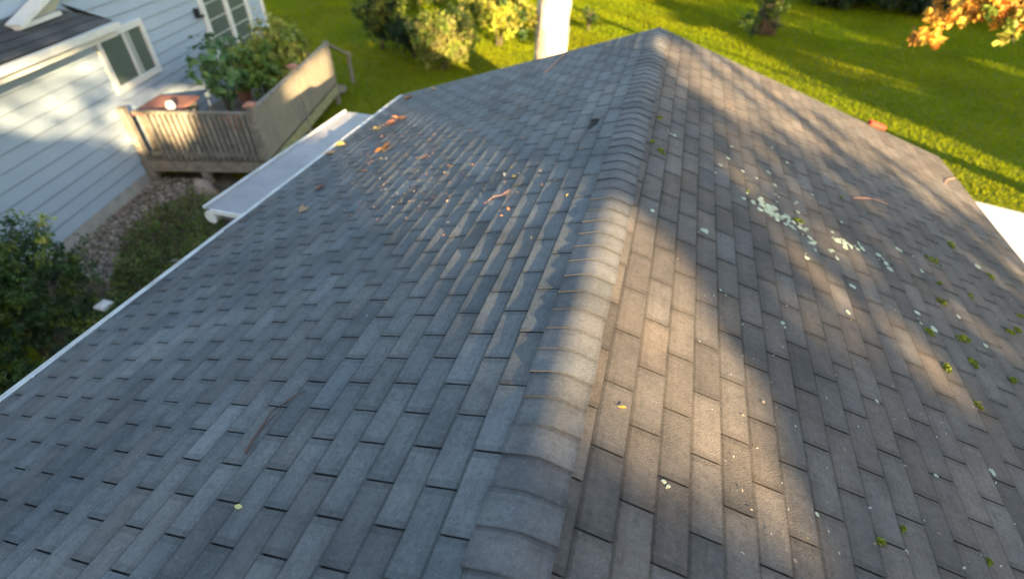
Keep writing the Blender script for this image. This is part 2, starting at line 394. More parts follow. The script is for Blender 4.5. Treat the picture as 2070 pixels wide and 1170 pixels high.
for a in [(1945, 685, 20), (1965, 735, 15), (1912, 745, 14), (2040, 672, 11), (2055, 668, 11), (1975, 820, 11), (1777, 1095, 13), (1823, 1070, 10), (1995, 1135, 12), (1885, 528, 17), (1922, 497, 12),
          (1612, 448, 13), (1336, 308, 11), (1318, 288, 7), (1333, 240, 7), (1876, 672, 11), (1902, 612, 11), (1960, 600, 9), (2045, 770, 12), (2000, 560, 10), (1510, 388, 5), (1700, 400, 4), (1895, 575, 8), (2060, 640, 8)]:
    moss(*a)
# lean-to metal roof on the left, under the eave
aw = MB(); P1, P2 = onz(700, 226, -1.36), onz(414, 420, -1.36)
xo = (P1.x+P2.x)/2; y1, y0 = P1.y, P2.y
aw.box(((xo-3.22)/2, (y0+y1)/2, -1.375), (abs(xo+3.22), y1-y0, 0.03))
for k in range(1, 4): pass
o = aw.build('awning_roof', M['panel'], garage)
g = MB(); g.box((xo-0.012, (y0+y1)/2, -1.352), (0.022, y1-y0+.02, 0.03)); g.build('awning_trim', M['alu'], o)
g = MB(); g.tube([(xo+0.04, y0-.02, -1.46), (xo+.04, y1, -1.46)], [0.075, 0.075], 14); g.box((xo+.45, y0-.012, -1.38), (0.75, 0.02, 0.05)); g.build('gutter', M['alu'], o)
g = MB(); g.box((-3.6, y0+.4, -2.3), (.75, .5, 1.8), col=(.8, .8, .8)); g.build('support_post', M['oldwood'], o)

# ------------------------------------------------------------------ house
a15 = radians(-15)
DH = Vector((sin(a15), cos(a15), 0)); NH = Vector((cos(a15), -sin(a15), 0))
A = onz(115, 495, -3.5); A.z = 0
def H(a, n, z): return A + DH*a + NH*n + Vector((0, 0, z))
def onwall(px, py, n=0): P = onpl(px, py, A+NH*n, NH) ; return ((P-A).dot(DH), P.z)
house = empty('house', H(2, 0, GZ), 'grey sided house with white trimmed window beyond the left eave', 'house')
b = MB(); step = 0.225; z = -3.5; WA0, WA1 = -9.0, onwall(532, 20)[0]
while z < 2.4:
    ft = 1.0
    b.quad(H(WA0, 0.018, z), H(WA1, 0.018, z), H(WA1, 0.002, z+step), H(WA0, 0.002, z+step))
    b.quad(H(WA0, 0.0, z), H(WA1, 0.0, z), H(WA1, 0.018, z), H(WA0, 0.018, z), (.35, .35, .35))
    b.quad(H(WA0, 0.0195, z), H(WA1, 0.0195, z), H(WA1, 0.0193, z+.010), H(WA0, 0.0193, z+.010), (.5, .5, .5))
    b.quad(H(WA1, 0, z), H(WA1, -8, z), H(WA1, -8, z+step), H(WA1, 0, z+step))
    z += step
b.build('siding', M['siding'], house)
b = MB(); b.box(H((WA0+WA1)/2, -0.15, (GZ-3.5)/2), (0.34, WA1-WA0, abs(GZ+3.5)+.01), NH, DH); b.build('foundation', M['concrete'], house)
b = MB(); b.box(H(WA1-0.03, 0.02, -.6), (0.05, 0.12, 5.8), NH, DH); b.build('corner_board', M['trim'], house)
# window
def framed(name, a0, a1, z0, z1, fw, parent, mull=0.5, curtain=True):
    b = MB(); am, zm = (a0+a1)/2, (z0+z1)/2
    b.box(H(a0+fw/2, .03, zm), (.06, fw, z1-z0), NH, DH); b.box(H(a1-fw/2, .03, zm), (.06, fw, z1-z0), NH, DH)
    b.box(H(am, .028, z0+fw/2), (.066, a1-a0-2*fw, fw), NH, DH); b.box(H(am, .028, z1-fw/2), (.066, a1-a0-2*fw, fw), NH, DH)
    o = b.build(name, M['trim'], parent)
    g = MB(); g.box(H(am, .012, zm), (.02, a1-a0-2*fw, z1-z0-2*fw), NH, DH); g.build('pane', M['glass'], o)
    s_ = MB(); q = a0+fw+(a1-a0-2*fw)*mull
    s_.box(H(q, .03, zm), (.03, .06, z1-z0-2*fw), NH, DH); s_.build('sash', M['trim'], o)
    return o
(wa0, wz1), (wa1, wz0) = onwall(190, 95), onwall(322, 140)
wz0 = onwall(240, 190)[1]; wz1 = wz0+1.02
wo_ = framed('window', wa0, wa1, wz0, wz1, 0.11, house, 0.55)
b = MB()
for i in range(7):
    for (q0, q1) in ((wa0+.80, wa0+.98),):
        t_ = q0+(q1-q0)*i/6; b.box(H(t_, .024+.003*(i % 2), (wz0+wz1)/2), (.004, .03, wz1-wz0-.24), NH, DH, col=(.55, .58, .55))
b.build('curtain', M['trim'], wo_)
# patio door
pa = onwall(396, 0)[0]; pb = onwall(512, 55)[0]
o = framed('patio_door', pa, pb, -3.1, -0.55, .17, house, 0.5)
g = MB()
for i in range(7):
    zz = -3.0+i*.36; g.box(H((pa+pb)/2, .026, zz), (.012, pb-pa-.4, .016), NH, DH)
g.box(H((pa+pb)/2, .045, -1.8), (.05, .17, 2.3), NH, DH)
g.build('muntin', M['trim'], o)
la = onwall(398, 25)
b = MB(); b.box(H(la[0]-.12, .06, la[1]), (.1, .1, .2), NH, DH); b.box(H(la[0]-.12, .13, la[1]-.06), (.12, .13, .05), NH, DH); b.build('wall_lamp', M['dark'], house)
# pent roof on the wall, upper left
E0, E1 = onpl(0, 128, A+NH*.55, NH), onpl(228, 44, A+NH*.55, NH)
ez = (E0.z+E1.z)/2; ea = (E1-A).dot(DH); ta, tz = onwall(118, 0)
b = MB(); u0, u1 = H(-9, .55, ez), H(ea, .55, ez); tz = max(tz, ez+.3)
kk_ = 3.0
t1 = H(ea-.62*kk_, .55-.57*kk_, ez+.34*kk_); t0 = H(-9, .55-.57*kk_, ez+.34*kk_)
nst = 14
for i in range(nst):
    f0, f1 = i/nst, (i+1)/nst
    p0, p1 = u0.lerp(t0, f0), u1.lerp(t1, f0); q0, q1 = u0.lerp(t0, f1), u1.lerp(t1, f1); up = Vector((0, 0, .012))
    na = 30
    for k in range(na):
        t_ = U(.75, 1.2)*.75
        b.quad(p0.lerp(p1, k/na)+up, p0.lerp(p1, (k+1)/na)+up, q0.lerp(q1, (k+1)/na), q0.lerp(q1, k/na), (t_, t_, t_*1.02))
    b.quad(p0+up, p1+up, p1-up*.2, p0-up*.2, (.3, .3, .3))
# hip side
b.add([u1+Vector((0, 0, .01)), H(ea+.02, -.02, ez+.01), H(ea-.3, -.02, ez+.34)], [(0, 1, 2)], (.7, .7, .7))
pr = b.build('roof', M['shingle'], house)
b = MB(); b.box(H((ea-9)/2, .60, ez-.03), (.11, ea+9, .02), NH, DH); b.box(H((ea-9)/2, .655, ez-.06), (.015, ea+9, .1), NH, DH)
b.box(H((ea-9)/2, .60, ez-.11), (.1, ea+9, .015), NH, DH); b.build('gutter', M['trim'], pr)
b = MB(); b.box(H((ea-9)/2, .53, ez-.13), (.03, ea+9, .20), NH, DH); b.build('fascia', M['trim'], pr)
b = MB(); b.box(H((ea-9)/2, .27, ez-.2), (.5, ea+9, .02), NH, DH, col=(.8, .8, .8)); b.build('soffit', M['trim'], pr)
# white gable return sitting on the pent roof
nR = (t0-u0).cross(u1-u0).normalized(); nR = nR if nR.z > 0 else -nR
def onroof(px, py, h=0): return onpl(px, py, u0+nR*h, nR)
b = MB(); p, q = onroof(30, 58, .03), onroof(116, 26, .03); b.bar(p, q, .13, .06)
p2 = onpl(100, -30, p, DH + NH*.2); b.bar(p+Vector((0, 0, .02)), onpl(112, -32, (p+q)/2, NH), .06, .24, NH)
b.add([p+Vector((0, 0, .04)), q+Vector((0, 0, .04)), onpl(125, -10, q, NH)], [(0, 1, 2)], (.65, .62, .5))
b.build('gable_return', M['trim'], house)
# deck
DZ = -3.2; Ca, Cn = 2.65, 2.63; Fa = 7.35
deck = empty('deck', H(Ca, 1.3, GZ), 'weathered raised wooden deck with slatted front railing against the house', 'deck')
b = MB(); n_ = int((Fa-Ca)/.145)
for i in range(n_): b.box(H(Ca+.07+i*.145, Cn/2+.02, DZ-.015), (Cn-.06, .138, .03), NH, DH, col=(U(.8, 1.1),)*3)
b.build('floor_boards', M['oldwood'], deck)
b = MB(); b.box(H(Ca-.02, Cn/2, DZ-.15), (Cn+.04, .045, .22), NH, DH, col=(1.1, 1.05, 1)); b.box(H((Ca+Fa)/2, Cn+.03, DZ-.15), (.045, Fa-Ca+.04, .22), NH, DH, col=(1.2, 1.25, .8))
b.build('rim_joist', M['wood'], deck)
def post(a, n, z0, z1, w_=.11, cap=True):
    b = MB(); b.box(H(a, n, (z0+z1)/2), (w_, w_, z1-z0), NH, DH); o = b.build('post', M['wood'], deck)
    if cap:
        g = MB(); c = H(a, n, z1); hw = w_*.85
        g.box(c+Vector((0, 0, .02)), (hw*2, hw*2, .035), NH, DH)
        bb = [c+NH*(i*hw*.9)+DH*(j*hw*.9)+Vector((0, 0, .038)) for i, j in ((-1, -1), (1, -1), (1, 1), (-1, 1))]
        g.add(bb+[c+Vector((0, 0, .09))], [(0, 1, 4), (1, 2, 4), (2, 3, 4), (3, 0, 4)]); g.build('post_cap', M['terra'], o)
    return o
post(Ca, Cn, GZ, DZ+1.12); post(Ca, .12, GZ, DZ+1.05, .12, False); post(4.95, Cn, GZ, DZ+1.15); post(Fa, Cn, GZ, DZ+1.08, .1, False)
post(Ca, 1.25, GZ, DZ-.26, .14, False)
b = MB(); b.box(H(Ca, 1.45, DZ+.97), (2.3, .09, .04), NH, DH); b.box(H(Ca, 1.45, DZ+.12), (2.3, .05, .08), NH, DH)
b.build('handrail', M['wood'], deck)
nb = 19
for i in range(nb):
    n__ = .55+i*(1.98/(nb-1)); b = MB(); b.box(H(Ca-.03, n__, DZ+.50), (.062, .03, .96), NH, DH, col=(U(.75, 1.15),)*3); b.build('baluster', M['wood'], deck)
b = MB()
for i in range(30):
    aa = Ca+.14+i*(Fa-Ca-.22)/29; b.box(H(aa, Cn+.035, DZ+.52), (.022, (Fa-Ca-.22)/29-.006, .98), NH, DH, col=(U(.92, 1.06),)*3)
b.build('privacy_panel', mat('panel_wood', (0.25, 0.215, 0.17), 0.9, (0.21, 0.185, 0.15), 3, bump=0.003, bscale=40), deck)
b = MB(); b.box(H((Ca+Fa)/2, Cn, DZ+1.03), (.10, Fa-Ca-.1, .035), NH, DH); b.build('handrail', M['wood'], deck)
# stair beyond the deck: stringers, treads, sloping rails
stair = empty('deck_stair', H(Fa+.6, 1.6, GZ), 'open wooden stair with sloping rails at the far end of the deck', 'stair')
for n__ in (Cn-.1, Cn-1.2):
    b = MB(); b.bar(H(Fa, n__, DZ-.1), H(Fa+1.1, n__, GZ+.02), .05, .22, NH.cross(DH)); b.build('stringer', M['wood'], stair)
for i in range(3):
    b = MB(); b.box(H(Fa+.25+i*.3, Cn-.65, DZ-.14-i*.17), (1.15, .27, .04), NH, DH); b.build('tread', M['wood'], stair)
for n__ in (Cn-.05, Cn-1.25):
    b = MB(); b.bar(H(Fa, n__, DZ+1.05), H(Fa+1.9, n__, GZ+.75), .09, .05); b.build('stair_rail', M['wood'], stair)
    b = MB(); b.box(H(Fa+1.75, n__, GZ+.45), (.09, .09, .9), NH, DH); b.build('stair_post', M['wood'], stair)
# things on the deck
bench = empty('deck_bench', H(3.1, .8, DZ), 'low bench under a faded salmon red cloth inside the deck railing', 'bench')
b = MB(); b.box(H(3.35, .52, DZ+.84), (.85, 1.0, .05), NH, DH); b.build('cloth', M['salmon'], bench)
b = MB(); b.box(H(3.35, .52, DZ+.4), (.75, .85, .8), NH, DH); b.build('bench_box', M['oldwood'], bench)
b = MB(); c = H(3.0, .85, DZ+.87); b.tube([c, c+Vector((0, 0, .1)), c+Vector((0, 0, .16)), c+Vector((0, 0, .19))], [.06, .09, .07, .05], 14)
tag(b.build('flower_pot', M['alu'], None, True), 'small white pot standing on the salmon red cloth', 'pot')
def foliage(name, blobs, n, size, cols, mtl, parent=None, up=0.3, asp=.6, clump=None):
    b = MB(); tot = sum(r[0]*r[1]*r[2] for _, r in blobs)
    for c, r in blobs:
        k = int(n*r[0]*r[1]*r[2]/tot)+1
        ncl = max(4, k//(clump or 14))
        cl = []
        for i in range(ncl):
            v = Vector((random.gauss(0, 1), random.gauss(0, 1), random.gauss(0, 1))).normalized()*(U(.45, 1.0) if R() < .8 else U(0, .5))
            cl.append((Vector((c[0]+v.x*r[0], c[1]+v.y*r[1], c[2]+v.z*r[2])), U(.12, .3)*max(r), v, random.choice(cols), U(.7, 1.25)))
        for i in range(k):
            q, cr, v, cc, f = random.choice(cl)
            p = q + Vector((random.gauss(0, .5), random.gauss(0, .5), random.gauss(0, .45)))*cr
            if p.z < GZ+.02: p.z = GZ+U(.02, .15)
            nn = (v*0.7 + Vector((U(-1, 1), U(-1, 1), U(-1, 1))) + Vector((0, 0, up))).normalized()
            g = f*U(.75, 1.25); b.leaf(p, size*U(.6, 1.3), nn, (cc[0]*g, cc[1]*g, cc[2]*g), .3, asp)
    return b.build(name, mtl, parent)
GREEN = [(.06, .11, .02), (.09, .15, .03), (.04, .08, .02)]
YG = [(.20, .24, .03), (.14, .19, .02), (.26, .24, .04)]
DK = [(.02, .045, .012), (.03, .06, .015), (.015, .03, .01)]
pots = []
def potted(a, n, h, rad, size, cols, nleaf, label, lf=1.0, base=DZ):
    e = empty('potted_plant', H(a, n, base), label, 'plant'); c = H(a, n, base)
    b = MB(); b.tube([c, c+Vector((0, 0, .3)), c+Vector((0, 0, .34))], [.14, .2, .21], 16); b.build('pot', M['terra'], e)
    b = MB()
    for i in range(6):
        t = c+Vector((U(-.6, .6)*rad, U(-.6, .6)*rad, h*U(.6, .95))); b.tube([c+Vector((0, 0, .3)), (c+t)/2+Vector((U(-.08, .08), U(-.08, .08), .1)), t], [.018, .013, .006], 6, (.5, .7, .4))
    b.build('stems', M['twig'], e)
    foliage('foliage', [((c.x, c.y, c.z+h*.72), (rad, rad, h*.42))], nleaf, size, cols, M['leaf'], e, .8, .75, 8)
potted(4.1, 1.35, 1.75, .5, .17, [(.11, .22, .09), (.16, .27, .10)], 380, 'broad leaved dark green potted plant in the deck corner nearest the window')
potted(5.0, 1.75, 1.5, .6, .15, [(.12, .20, .04), (.16, .24, .05), (.24, .28, .05)], 900, 'bushy mid green potted plant behind the deck panel')
potted(5.9, 1.9, 1.7, .65, .14, [(.30, .34, .05), (.24, .30, .05), (.36, .34, .08)], 1000, 'yellow green potted shrub beside the patio door')
potted(6.8, 1.8, 1.5, .55, .13, YG, 1000, 'yellowish potted shrub at the far end of the deck')
potted(6.0, .75, 1.5, .4, .22, [(.10, .18, .09), (.30, .34, .24)], 150, 'pale flowered potted plant against the patio door')

# ------------------------------------------------------------------ planting bed
ring = [onz(*q, GZ) for q in [(60, 560), (128, 505), (300, 360), (445, 345), (520, 380), (560, 420), (420, 600), (200, 740), (60, 700)]]
b = MB(); b.add([(p.x, p.y, GZ+.012) for p in ring], [tuple(range(len(ring)))[::-1]]); bed = b.build('planting_bed', M['soil']); tag(bed, kind='structure')
def scatter_px(poly, n):
    out = []; xs = [p[0] for p in poly]; ys = [p[1] for p in poly]
    while len(out) < n:
        x, y = U(min(xs), max(xs)), U(min(ys), max(ys))
        if inpoly(x, y, poly): out.append((x, y))
    return out
def inpoly(x, y, P):
    c = False; j = len(P)-1
    for i in range(len(P)):
        if (P[i][1] > y) != (P[j][1] > y) and x < (P[j][0]-P[i][0])*(y-P[i][1])/(P[j][1]-P[i][1])+P[i][0]: c = not c
        j = i
    return c
b = MB()
for (x, y) in scatter_px([(122, 510), (295, 362), (430, 362), (420, 400), (320, 440), (250, 500), (230, 590), (160, 560)], 3000):
    p = onz(x, y, GZ); r = U(.02, .05); t = random.choice([(.28, .21, .18), (.34, .27, .23), (.22, .17, .14), (.42, .36, .31), (.15, .12, .09), (.16, .16, .07)])
    X = Vector((U(-1, 1), U(-1, 1), U(-.2, .2))).normalized(); Y = X.cross(Vector((0, 0, 1))).normalized(); Z = X.cross(Y)
    vs = [p+Vector((0, 0, r*.5))+X*r, p+Vector((0, 0, r*.5))-X*r*U(.7, 1.1), p+Vector((0, 0, r*.5))+Y*r*.8, p+Vector((0, 0, r*.5))-Y*r*.7, p+Vector((0, 0, r*U(.9, 1.3))), p-Vector((0, 0, r*.2))]
    b.add(vs, [(0, 2, 4), (2, 1, 4), (1, 3, 4), (3, 0, 4), (2, 0, 5), (1, 2, 5), (3, 1, 5), (0, 3, 5)], t)
tag(b.build('gravel', M['gravel']), 'pinkish gravel strip along the house foundation', 'gravel', kind='stuff')
b = MB()
for (x, y) in scatter_px([(250, 500), (310, 435), (405, 395), (450, 400), (470, 440), (400, 560), (270, 650), (225, 620)], 5200):
    p = onz(x, y, GZ); hh = .28*(.5+.5*noise.noise(p*1.6))+.05; f = U(.6, 1.3)*(1+.5*noise.noise(p*2.7)); cc = random.choice([(.15, .21, .05), (.19, .23, .06), (.12, .18, .05), (.24, .19, .11)])
    b.leaf(p+Vector((0, 0, U(.02, hh))), U(.05, .11), Vector((U(-1, 1), U(-1, 1), U(0, 1.2))).normalized(), tuple(q*f for q in cc), .3, .4)
tag(b.build('ground_cover', M['leaf']), 'low green ground cover between gravel strip and garage eave', 'ground cover', kind='stuff')
def shrub(name, base, px_top, rad, n, size, cols, label, cat, mtl='leaf', group=None, hmul=1, clump=14):
    top = upright(base, *px_top) if isinstance(px_top, tuple) else Vector((0, 0, base.z+px_top)); h = (top.z-GZ)*hmul
    e = empty(name, (base.x, base.y, GZ), label, cat, group)
    b = MB()
    for i in range(4): b.tube([(base.x+U(-.08, .08), base.y+U(-.08, .08), GZ-.02), (base.x+U(-.4, .4)*rad, base.y+U(-.4, .4)*rad, GZ+h*.7)], [.04, .015], 6)
    b.build('trunk', M['bark'], e)
    blobs = []
    for i in range(7):
        an = U(0, 6.28); q = rad*U(.2, .55); blobs.append(((base.x+cos(an)*q, base.y+sin(an)*q, GZ+h*U(.3, .75)), (rad*U(.45, .65), rad*U(.45, .65), h*U(.22, .32))))
    foliage('crown', blobs, n, size, cols, M[mtl], e, .3, .6, clump); return e
# dark evergreen at the left edge
pb = onz(45, 655, GZ+.95)
e = empty('evergreen_shrub', (pb.x, pb.y, GZ), 'tall dark evergreen shrub at the left edge beside the siding', 'shrub')
b = MB(); b.tube([(pb.x, pb.y, GZ), (pb.x, pb.y, GZ+1.6)], [.08, .03], 8); b.build('trunk', M['bark'], e)
blobs = []
for i in range(46):
    an = U(0, 6.28); hh = U(.15, 2.15); q = U(.1, 1.0)*sqrt(max(.15, 1-(hh/2.4)**2)); blobs.append(((pb.x+cos(an)*q, pb.y-.1+sin(an)*q*1.25, GZ+hh), (.4, .4, .38)))
foliage('crown', blobs, 42000, .06, [(.035, .08, .02), (.055, .105, .02), (.10, .13, .018), (.025, .06, .022)], M['needle'], e, .6, .4, 30)
# garden light
gp = onz(210, 617, GZ+.82); e = empty('garden_light', (gp.x, gp.y, GZ), 'small white topped garden light beside the dark evergreen shrub', 'garden light')
b = MB(); b.box((gp.x, gp.y, GZ+.82), (.16, .16, .04)); b.add([(gp.x-.08, gp.y-.08, GZ+.84), (gp.x+.08, gp.y-.08, GZ+.84), (gp.x+.08, gp.y+.08, GZ+.84), (gp.x-.08, gp.y+.08, GZ+.84), (gp.x, gp.y, GZ+.87)], [(0, 1, 4), (1, 2, 4), (2, 3, 4), (3, 0, 4)]); b.build('cap', M['alu'], e)
b = MB(); b.tube([(gp.x, gp.y, GZ), (gp.x, gp.y, GZ+.7)], [.02, .02], 8); b.tube([(gp.x, gp.y, GZ+.7), (gp.x, gp.y, GZ+.80)], [.05, .055], 12); b.build('stake', M['dark'], e)
def rock(px, py, r, label, col=(1, 1, 1), m_='concrete', hz=.7):
    p = onz(px, py, GZ+r*.3); b = MB(); rings = 7; n = 12; sd_ = U(0, 50); vs = []; fs = []
    for i in range(rings+1):
        th = pi*i/rings
        for k in range(n):
            v = Vector((sin(th)*cos(2*pi*k/n), sin(th)*sin(2*pi*k/n), cos(th)*hz)); v = v*r*(1+.35*noise.noise(v*1.4+Vector((sd_, 0, 0)))); vs.append(p+v)
    for i in range(rings):
        for k in range(n): fs.append((i*n+k, (i+1)*n+k, (i+1)*n+(k+1) % n, i*n+(k+1) % n))
    b.add(vs, fs, col); tag(b.build('rock', M[m_], None, True), label, 'rock')
rock(415, 388, .22, 'upright pinkish boulder in front of the deck support', (.8, .65, .6), hz=1.2)
rock(356, 532, .10, 'pale stone peeking out over the garage gutter', (1.3, 1.3, 1.3))
rock(470, 432, .25, 'dark boulder beneath the end of the metal awning', (.35, .35, .35))

# ------------------------------------------------------------------ driveway at the right edge
c1, c2 = onz(1975, 415, GZ), onz(2090, 444, GZ); dv = (c2-c1).normalized(); pv = Vector((dv.y, -dv.x, 0))
b = MB(); c1 = c1-dv*2.2; b.box(c1+dv*6+pv*5+Vector((0, 0, .03)), (10, 12, .08), pv, dv); tag(b.build('driveway', M['drive']), kind='structure')

# ------------------------------------------------------------------ trees and shrubs on the lawn
def tree_trunk(b, base, top, r0, r1, bend=.15, n=12, seg=8, wob=.25):
    pts = []; rs = []
    for i in range(seg+1):
        f = i/seg; pts.append(base.lerp(top, f)+Vector((sin(f*4)*bend, cos(f*3)*bend-bend, 0))); rs.append(r0+(r1-r0)*f + (r0*.35*(1-f*6) if f < .16 else 0))
    b.tube(pts, rs, n, wob=wob)
tb = Vector((-2.74, 13.3, GZ)); dep = (tb+Vector((0, 0, 2))-O).dot(FX)
e = empty('pale_tree', tb, 'pale barked tree glaring in the sun just past the far roof rake', 'tree')
b = MB(); rr = 34*dep/F_PX; tree_trunk(b, tb, tb+Vector((.1, .3, 7.5)), rr, rr*.75, 0, 18, 14, .35)
for i in range(9):
    an = U(0, 6.28); s0 = tb+Vector((.1, .3, U(5.2, 7.3))); b.tube([s0, s0+Vector((cos(an)*1.2, sin(an)*1.2, .9)), s0+Vector((cos(an)*2.4, sin(an)*2.4, 1.5))], [.12, .08, .03], 8)
b.build('trunk', M['palebark'], e, True)
foliage('crown', [((tb.x+U(-2, 2), tb.y+U(0, 2.5), GZ+U(7.6, 9.5)), (1.6, 1.6, 1.0)) for i in range(7)], 1500, .22, GREEN+YG, M['leaf'], e)
# ivy on its left side
def px_leaves(name, poly, n, size, cols, P, nrm, spread, mtl, parent, clump=.15):
    b = MB(); cl = [(x, y, random.choice(cols), U(.7, 1.3), U(-spread, spread)) for x, y in scatter_px(poly, max(6, n//22))]
    for i in range(n):
        x, y, cc, f, dd = random.choice(cl); x += random.gauss(0, 6); y += random.gauss(0, 6)
        q = onpl(x, y, P, nrm); q = q + (q-O).normalized()*(dd+U(-.2, .2)); g = f*U(.75, 1.25)
        b.leaf(q, size*U(.6, 1.3), Vector((U(-1, 1), U(-1, 1), U(-.5, 1))).normalized(), tuple(c_*g for c_ in cc), .3, .7)
    return b.build(name, mtl, parent)
px_leaves('ivy', [(1000, -20), (1070, -20), (1085, 30), (1072, 62), (1052, 84), (1040, 60), (1018, 42)], 520, .13, YG+GREEN, tb, (.2, -1, 0), .25, M['leaf'], e)
# sapling
sb = onz(1190, 62, GZ); shrub('sapling', sb, (1188, 5), .38, 420, .11, DK+GREEN, 'small dark sapling on the lawn right of the pale tree', 'sapling')
# shrubs left of the pale tree
sb = onz(775, 100, GZ); shrub('garden_shrub', sb, (760, -45), 1.3, 4600, .13, YG+DK+[(.12, .15, .02)], 'dark shrub at the left end of the shrub row', 'shrub')
sb = onz(838, 118, GZ); shrub('garden_shrub', sb, (825, 30), .95, 4200, .11, DK, 'lower darkest shrub between its taller neighbours', 'shrub')
sb = onz(900, 140, GZ); shrub('garden_shrub', sb, (885, 0), 1.2, 6500, .13, [(.24, .22, .07), (.24, .26, .04), (.14, .19, .03)], 'tall tan and green shrub at the right end of the shrub row', 'shrub')
sb = onz(985, 45, GZ); shrub('garden_shrub', sb, (975, -60), 1.5, 4500, .16, YG, 'bright yellow green shrub behind the pale tree', 'shrub')
sb = onz(1010, 92, GZ); shrub('garden_shrub', sb, (1005, -20), 1.0, 4500, .14, [(.36, .38, .04), (.30, .34, .04), (.40, .36, .06)], 'glowing yellow shrub in full sun just left of the pale tree', 'shrub')
sb = onz(850, 10, GZ); shrub('garden_shrub', sb, (850, -60), 1.7, 4000, .18, YG+GREEN, 'sunlit yellow green shrub at the top edge behind the shrub row', 'shrub')
# ivy clad tree
tb2 = onz(1540, 68, GZ); e = empty('ivy_tree', tb2, 'ivy clad dark trunked tree on the lawn beyond the ridge', 'tree')
b = MB(); tree_trunk(b, tb2, tb2+Vector((.4, .6, 9)), .36, .24, .1, 14, 10, .5)
b.build('trunk', M['bark'], e, True)
bl = [((tb2.x+U(-.7, .5), tb2.y-U(.2, .6), GZ+U(.1, 3.4)), (.42, .4, .5)) for i in range(12)] + [((tb2.x-U(.5, .9), tb2.y-U(.6, 1.6), GZ+U(.2, .8)), (.35, .35, .35)) for i in range(4)]
foliage('ivy', bl, 2900, .13, GREEN+[(.16, .2, .03)], M['leaf'], e)
foliage('crown', [((tb2.x+U(-2.5, 2.5), tb2.y+U(-1, 3), GZ+U(8, 11)), (2, 2, 1.3)) for i in range(8)], 2200, .26, GREEN, M['leaf'], e)
# woodland along the top right and top
k = 0
for (px, py, tp, rd) in [(1675, 8, 4, 2.2), (1740, 14, 5, 2.4), (1810, 20, 5, 2.5), (1885, 26, 5, 2.5), (1960, 30, 5, 2.6), (2045, 34, 5, 2.6), (1420, -30, 5, 2.2), (1250, -40, 5, 2.2)]:
    sb = onz(px, py, GZ); lab = ['leftmost', 'second from left', 'third from left', 'fourth from left', 'fifth from left', 'rightmost'][k] if k < 6 else None
    lab = lab+' of the dark trees along the top right edge' if lab else ['dark tree beyond the ridge peak, mostly above the frame', 'dark tree behind the sapling, mostly above the frame'][k-6]
    shrub('dark_tree', sb, 4.6-GZ*0-3.0, rd, 3600, .24, DK, lab, 'tree', group='dark trees at the edge of the lawn'); k += 1
# orange maple, branch reaching in at the top right
mbp = onz(2300, 40, GZ); mb_ = Vector((mbp.x, mbp.y, GZ)); mdir = (Vector((mbp.x, mbp.y, 0))-Vector((O.x, O.y, 0))).normalized()
PL = O + ray(1950, 40).normalized()*11.0
nrmM = ray(1950, 40); 
mt = PL + Vector((5.6, -1.2, .6)); e = empty('maple_tree', (mt.x+.5, mt.y+.8, GZ), 'maple with orange autumn leaves reaching in at the top right corner', 'tree')
b = MB(); tree_trunk(b, Vector((mt.x+.5, mt.y+.8, GZ)), Vector((mt.x+.5, mt.y+.8, GZ+6)), .25, .14, .05)
b.build('trunk', M['bark'], e, True)
b = MB()
st_ = Vector((mt.x+.5, mt.y+.8, mt.z+.6))
for q in [[(2100, -30), (1990, 15), (1845, 88)], [(2120, -20), (2040, 40), (2050, 90)], [(2100, -40), (1980, -20), (1890, 10)]]:
    b.tube([st_]+[onpl(x, y, PL, nrmM) for x, y in q], [.06, .035, .02, .006], 6)
b.build('branch', M['bark'], e)
OR = [(.55, .26, .04), (.62, .34, .05), (.45, .18, .03), (.60, .42, .07), (.35, .20, .04)]
for poly, n in (([(1835, 92), (1850, 62), (1885, 8), (1900, -25), (2100, -30), (2100, 25), (1990, 35), (1930, 45), (1900, 62), (1886, 92), (1870, 80)], 1500),
                ([(2000, 5), (2090, 5), (2090, 60), (2062, 85), (2040, 90), (2022, 72), (2035, 50), (2008, 58), (2000, 40)], 330)):
    px_leaves('foliage', poly, n, .12, OR if n > 1000 else OR+YG, PL, nrmM, .45, M['leaf'], e)

# ------------------------------------------------------------------ small things on the roof
def on_tab(px, py, s, extra=0.004):
    P = roof(px, py, s); d = hypot(P.x, P.z); return rp(s, d, P.y, lift(s, d, 0.114 if s < 0 else 0.041)+extra)
LEAFP = [(0, .5), (.07, .3), (.22, .34), (.42, .42), (.34, .2), (.5, .05), (.3, 0), (.2, -.22), (.05, -.3), (.03, -.5), (-.03, -.5), (-.05, -.3), (-.2, -.22), (-.3, 0), (-.5, .05), (-.34, .2), (-.42, .42), (-.22, .34), (-.07, .3)]
def fallen_leaf(px, py, lpx, col, label, s=-1, asp=1, group='fallen leaves on the garage roof', simple=False):
    c = on_tab(px, py, s, .010); L_ = lpx*(c-O).dot(FX)/F_PX; an = U(0, 6.28); nn = Vector((s*TS, 0, 1)).normalized()
    nn = (nn+Vector((U(-.35, .35), U(-.35, .35), 0))).normalized(); X = nn.cross(Vector((cos(an), sin(an), 0))).normalized(); Y = nn.cross(X)
    b = MB(); pts = LEAFP if not simple else [(0, .5), (.2, .25), (.24, 0), (.15, -.3), (0, -.5), (-.15, -.3), (-.24, 0), (-.2, .25)]
    vs = [c]+[c+X*x*L_*asp+Y*y*L_+nn*(.25*L_*(abs(x)*1.1+.25*y*y)*U(.6, 1.2)) for x, y in pts]; n = len(pts)
    b.add(vs, [(0, 1+k, 1+(k+1) % n) for k in range(n)], col); b.tube([c-Y*L_*.45, c-Y*L_*.75+nn*.01], [.0015, .001], 5, (.3, .2, .1))
    o = b.build('fallen_leaf', M['leaf']); tag(o, label, 'leaf', group); return o
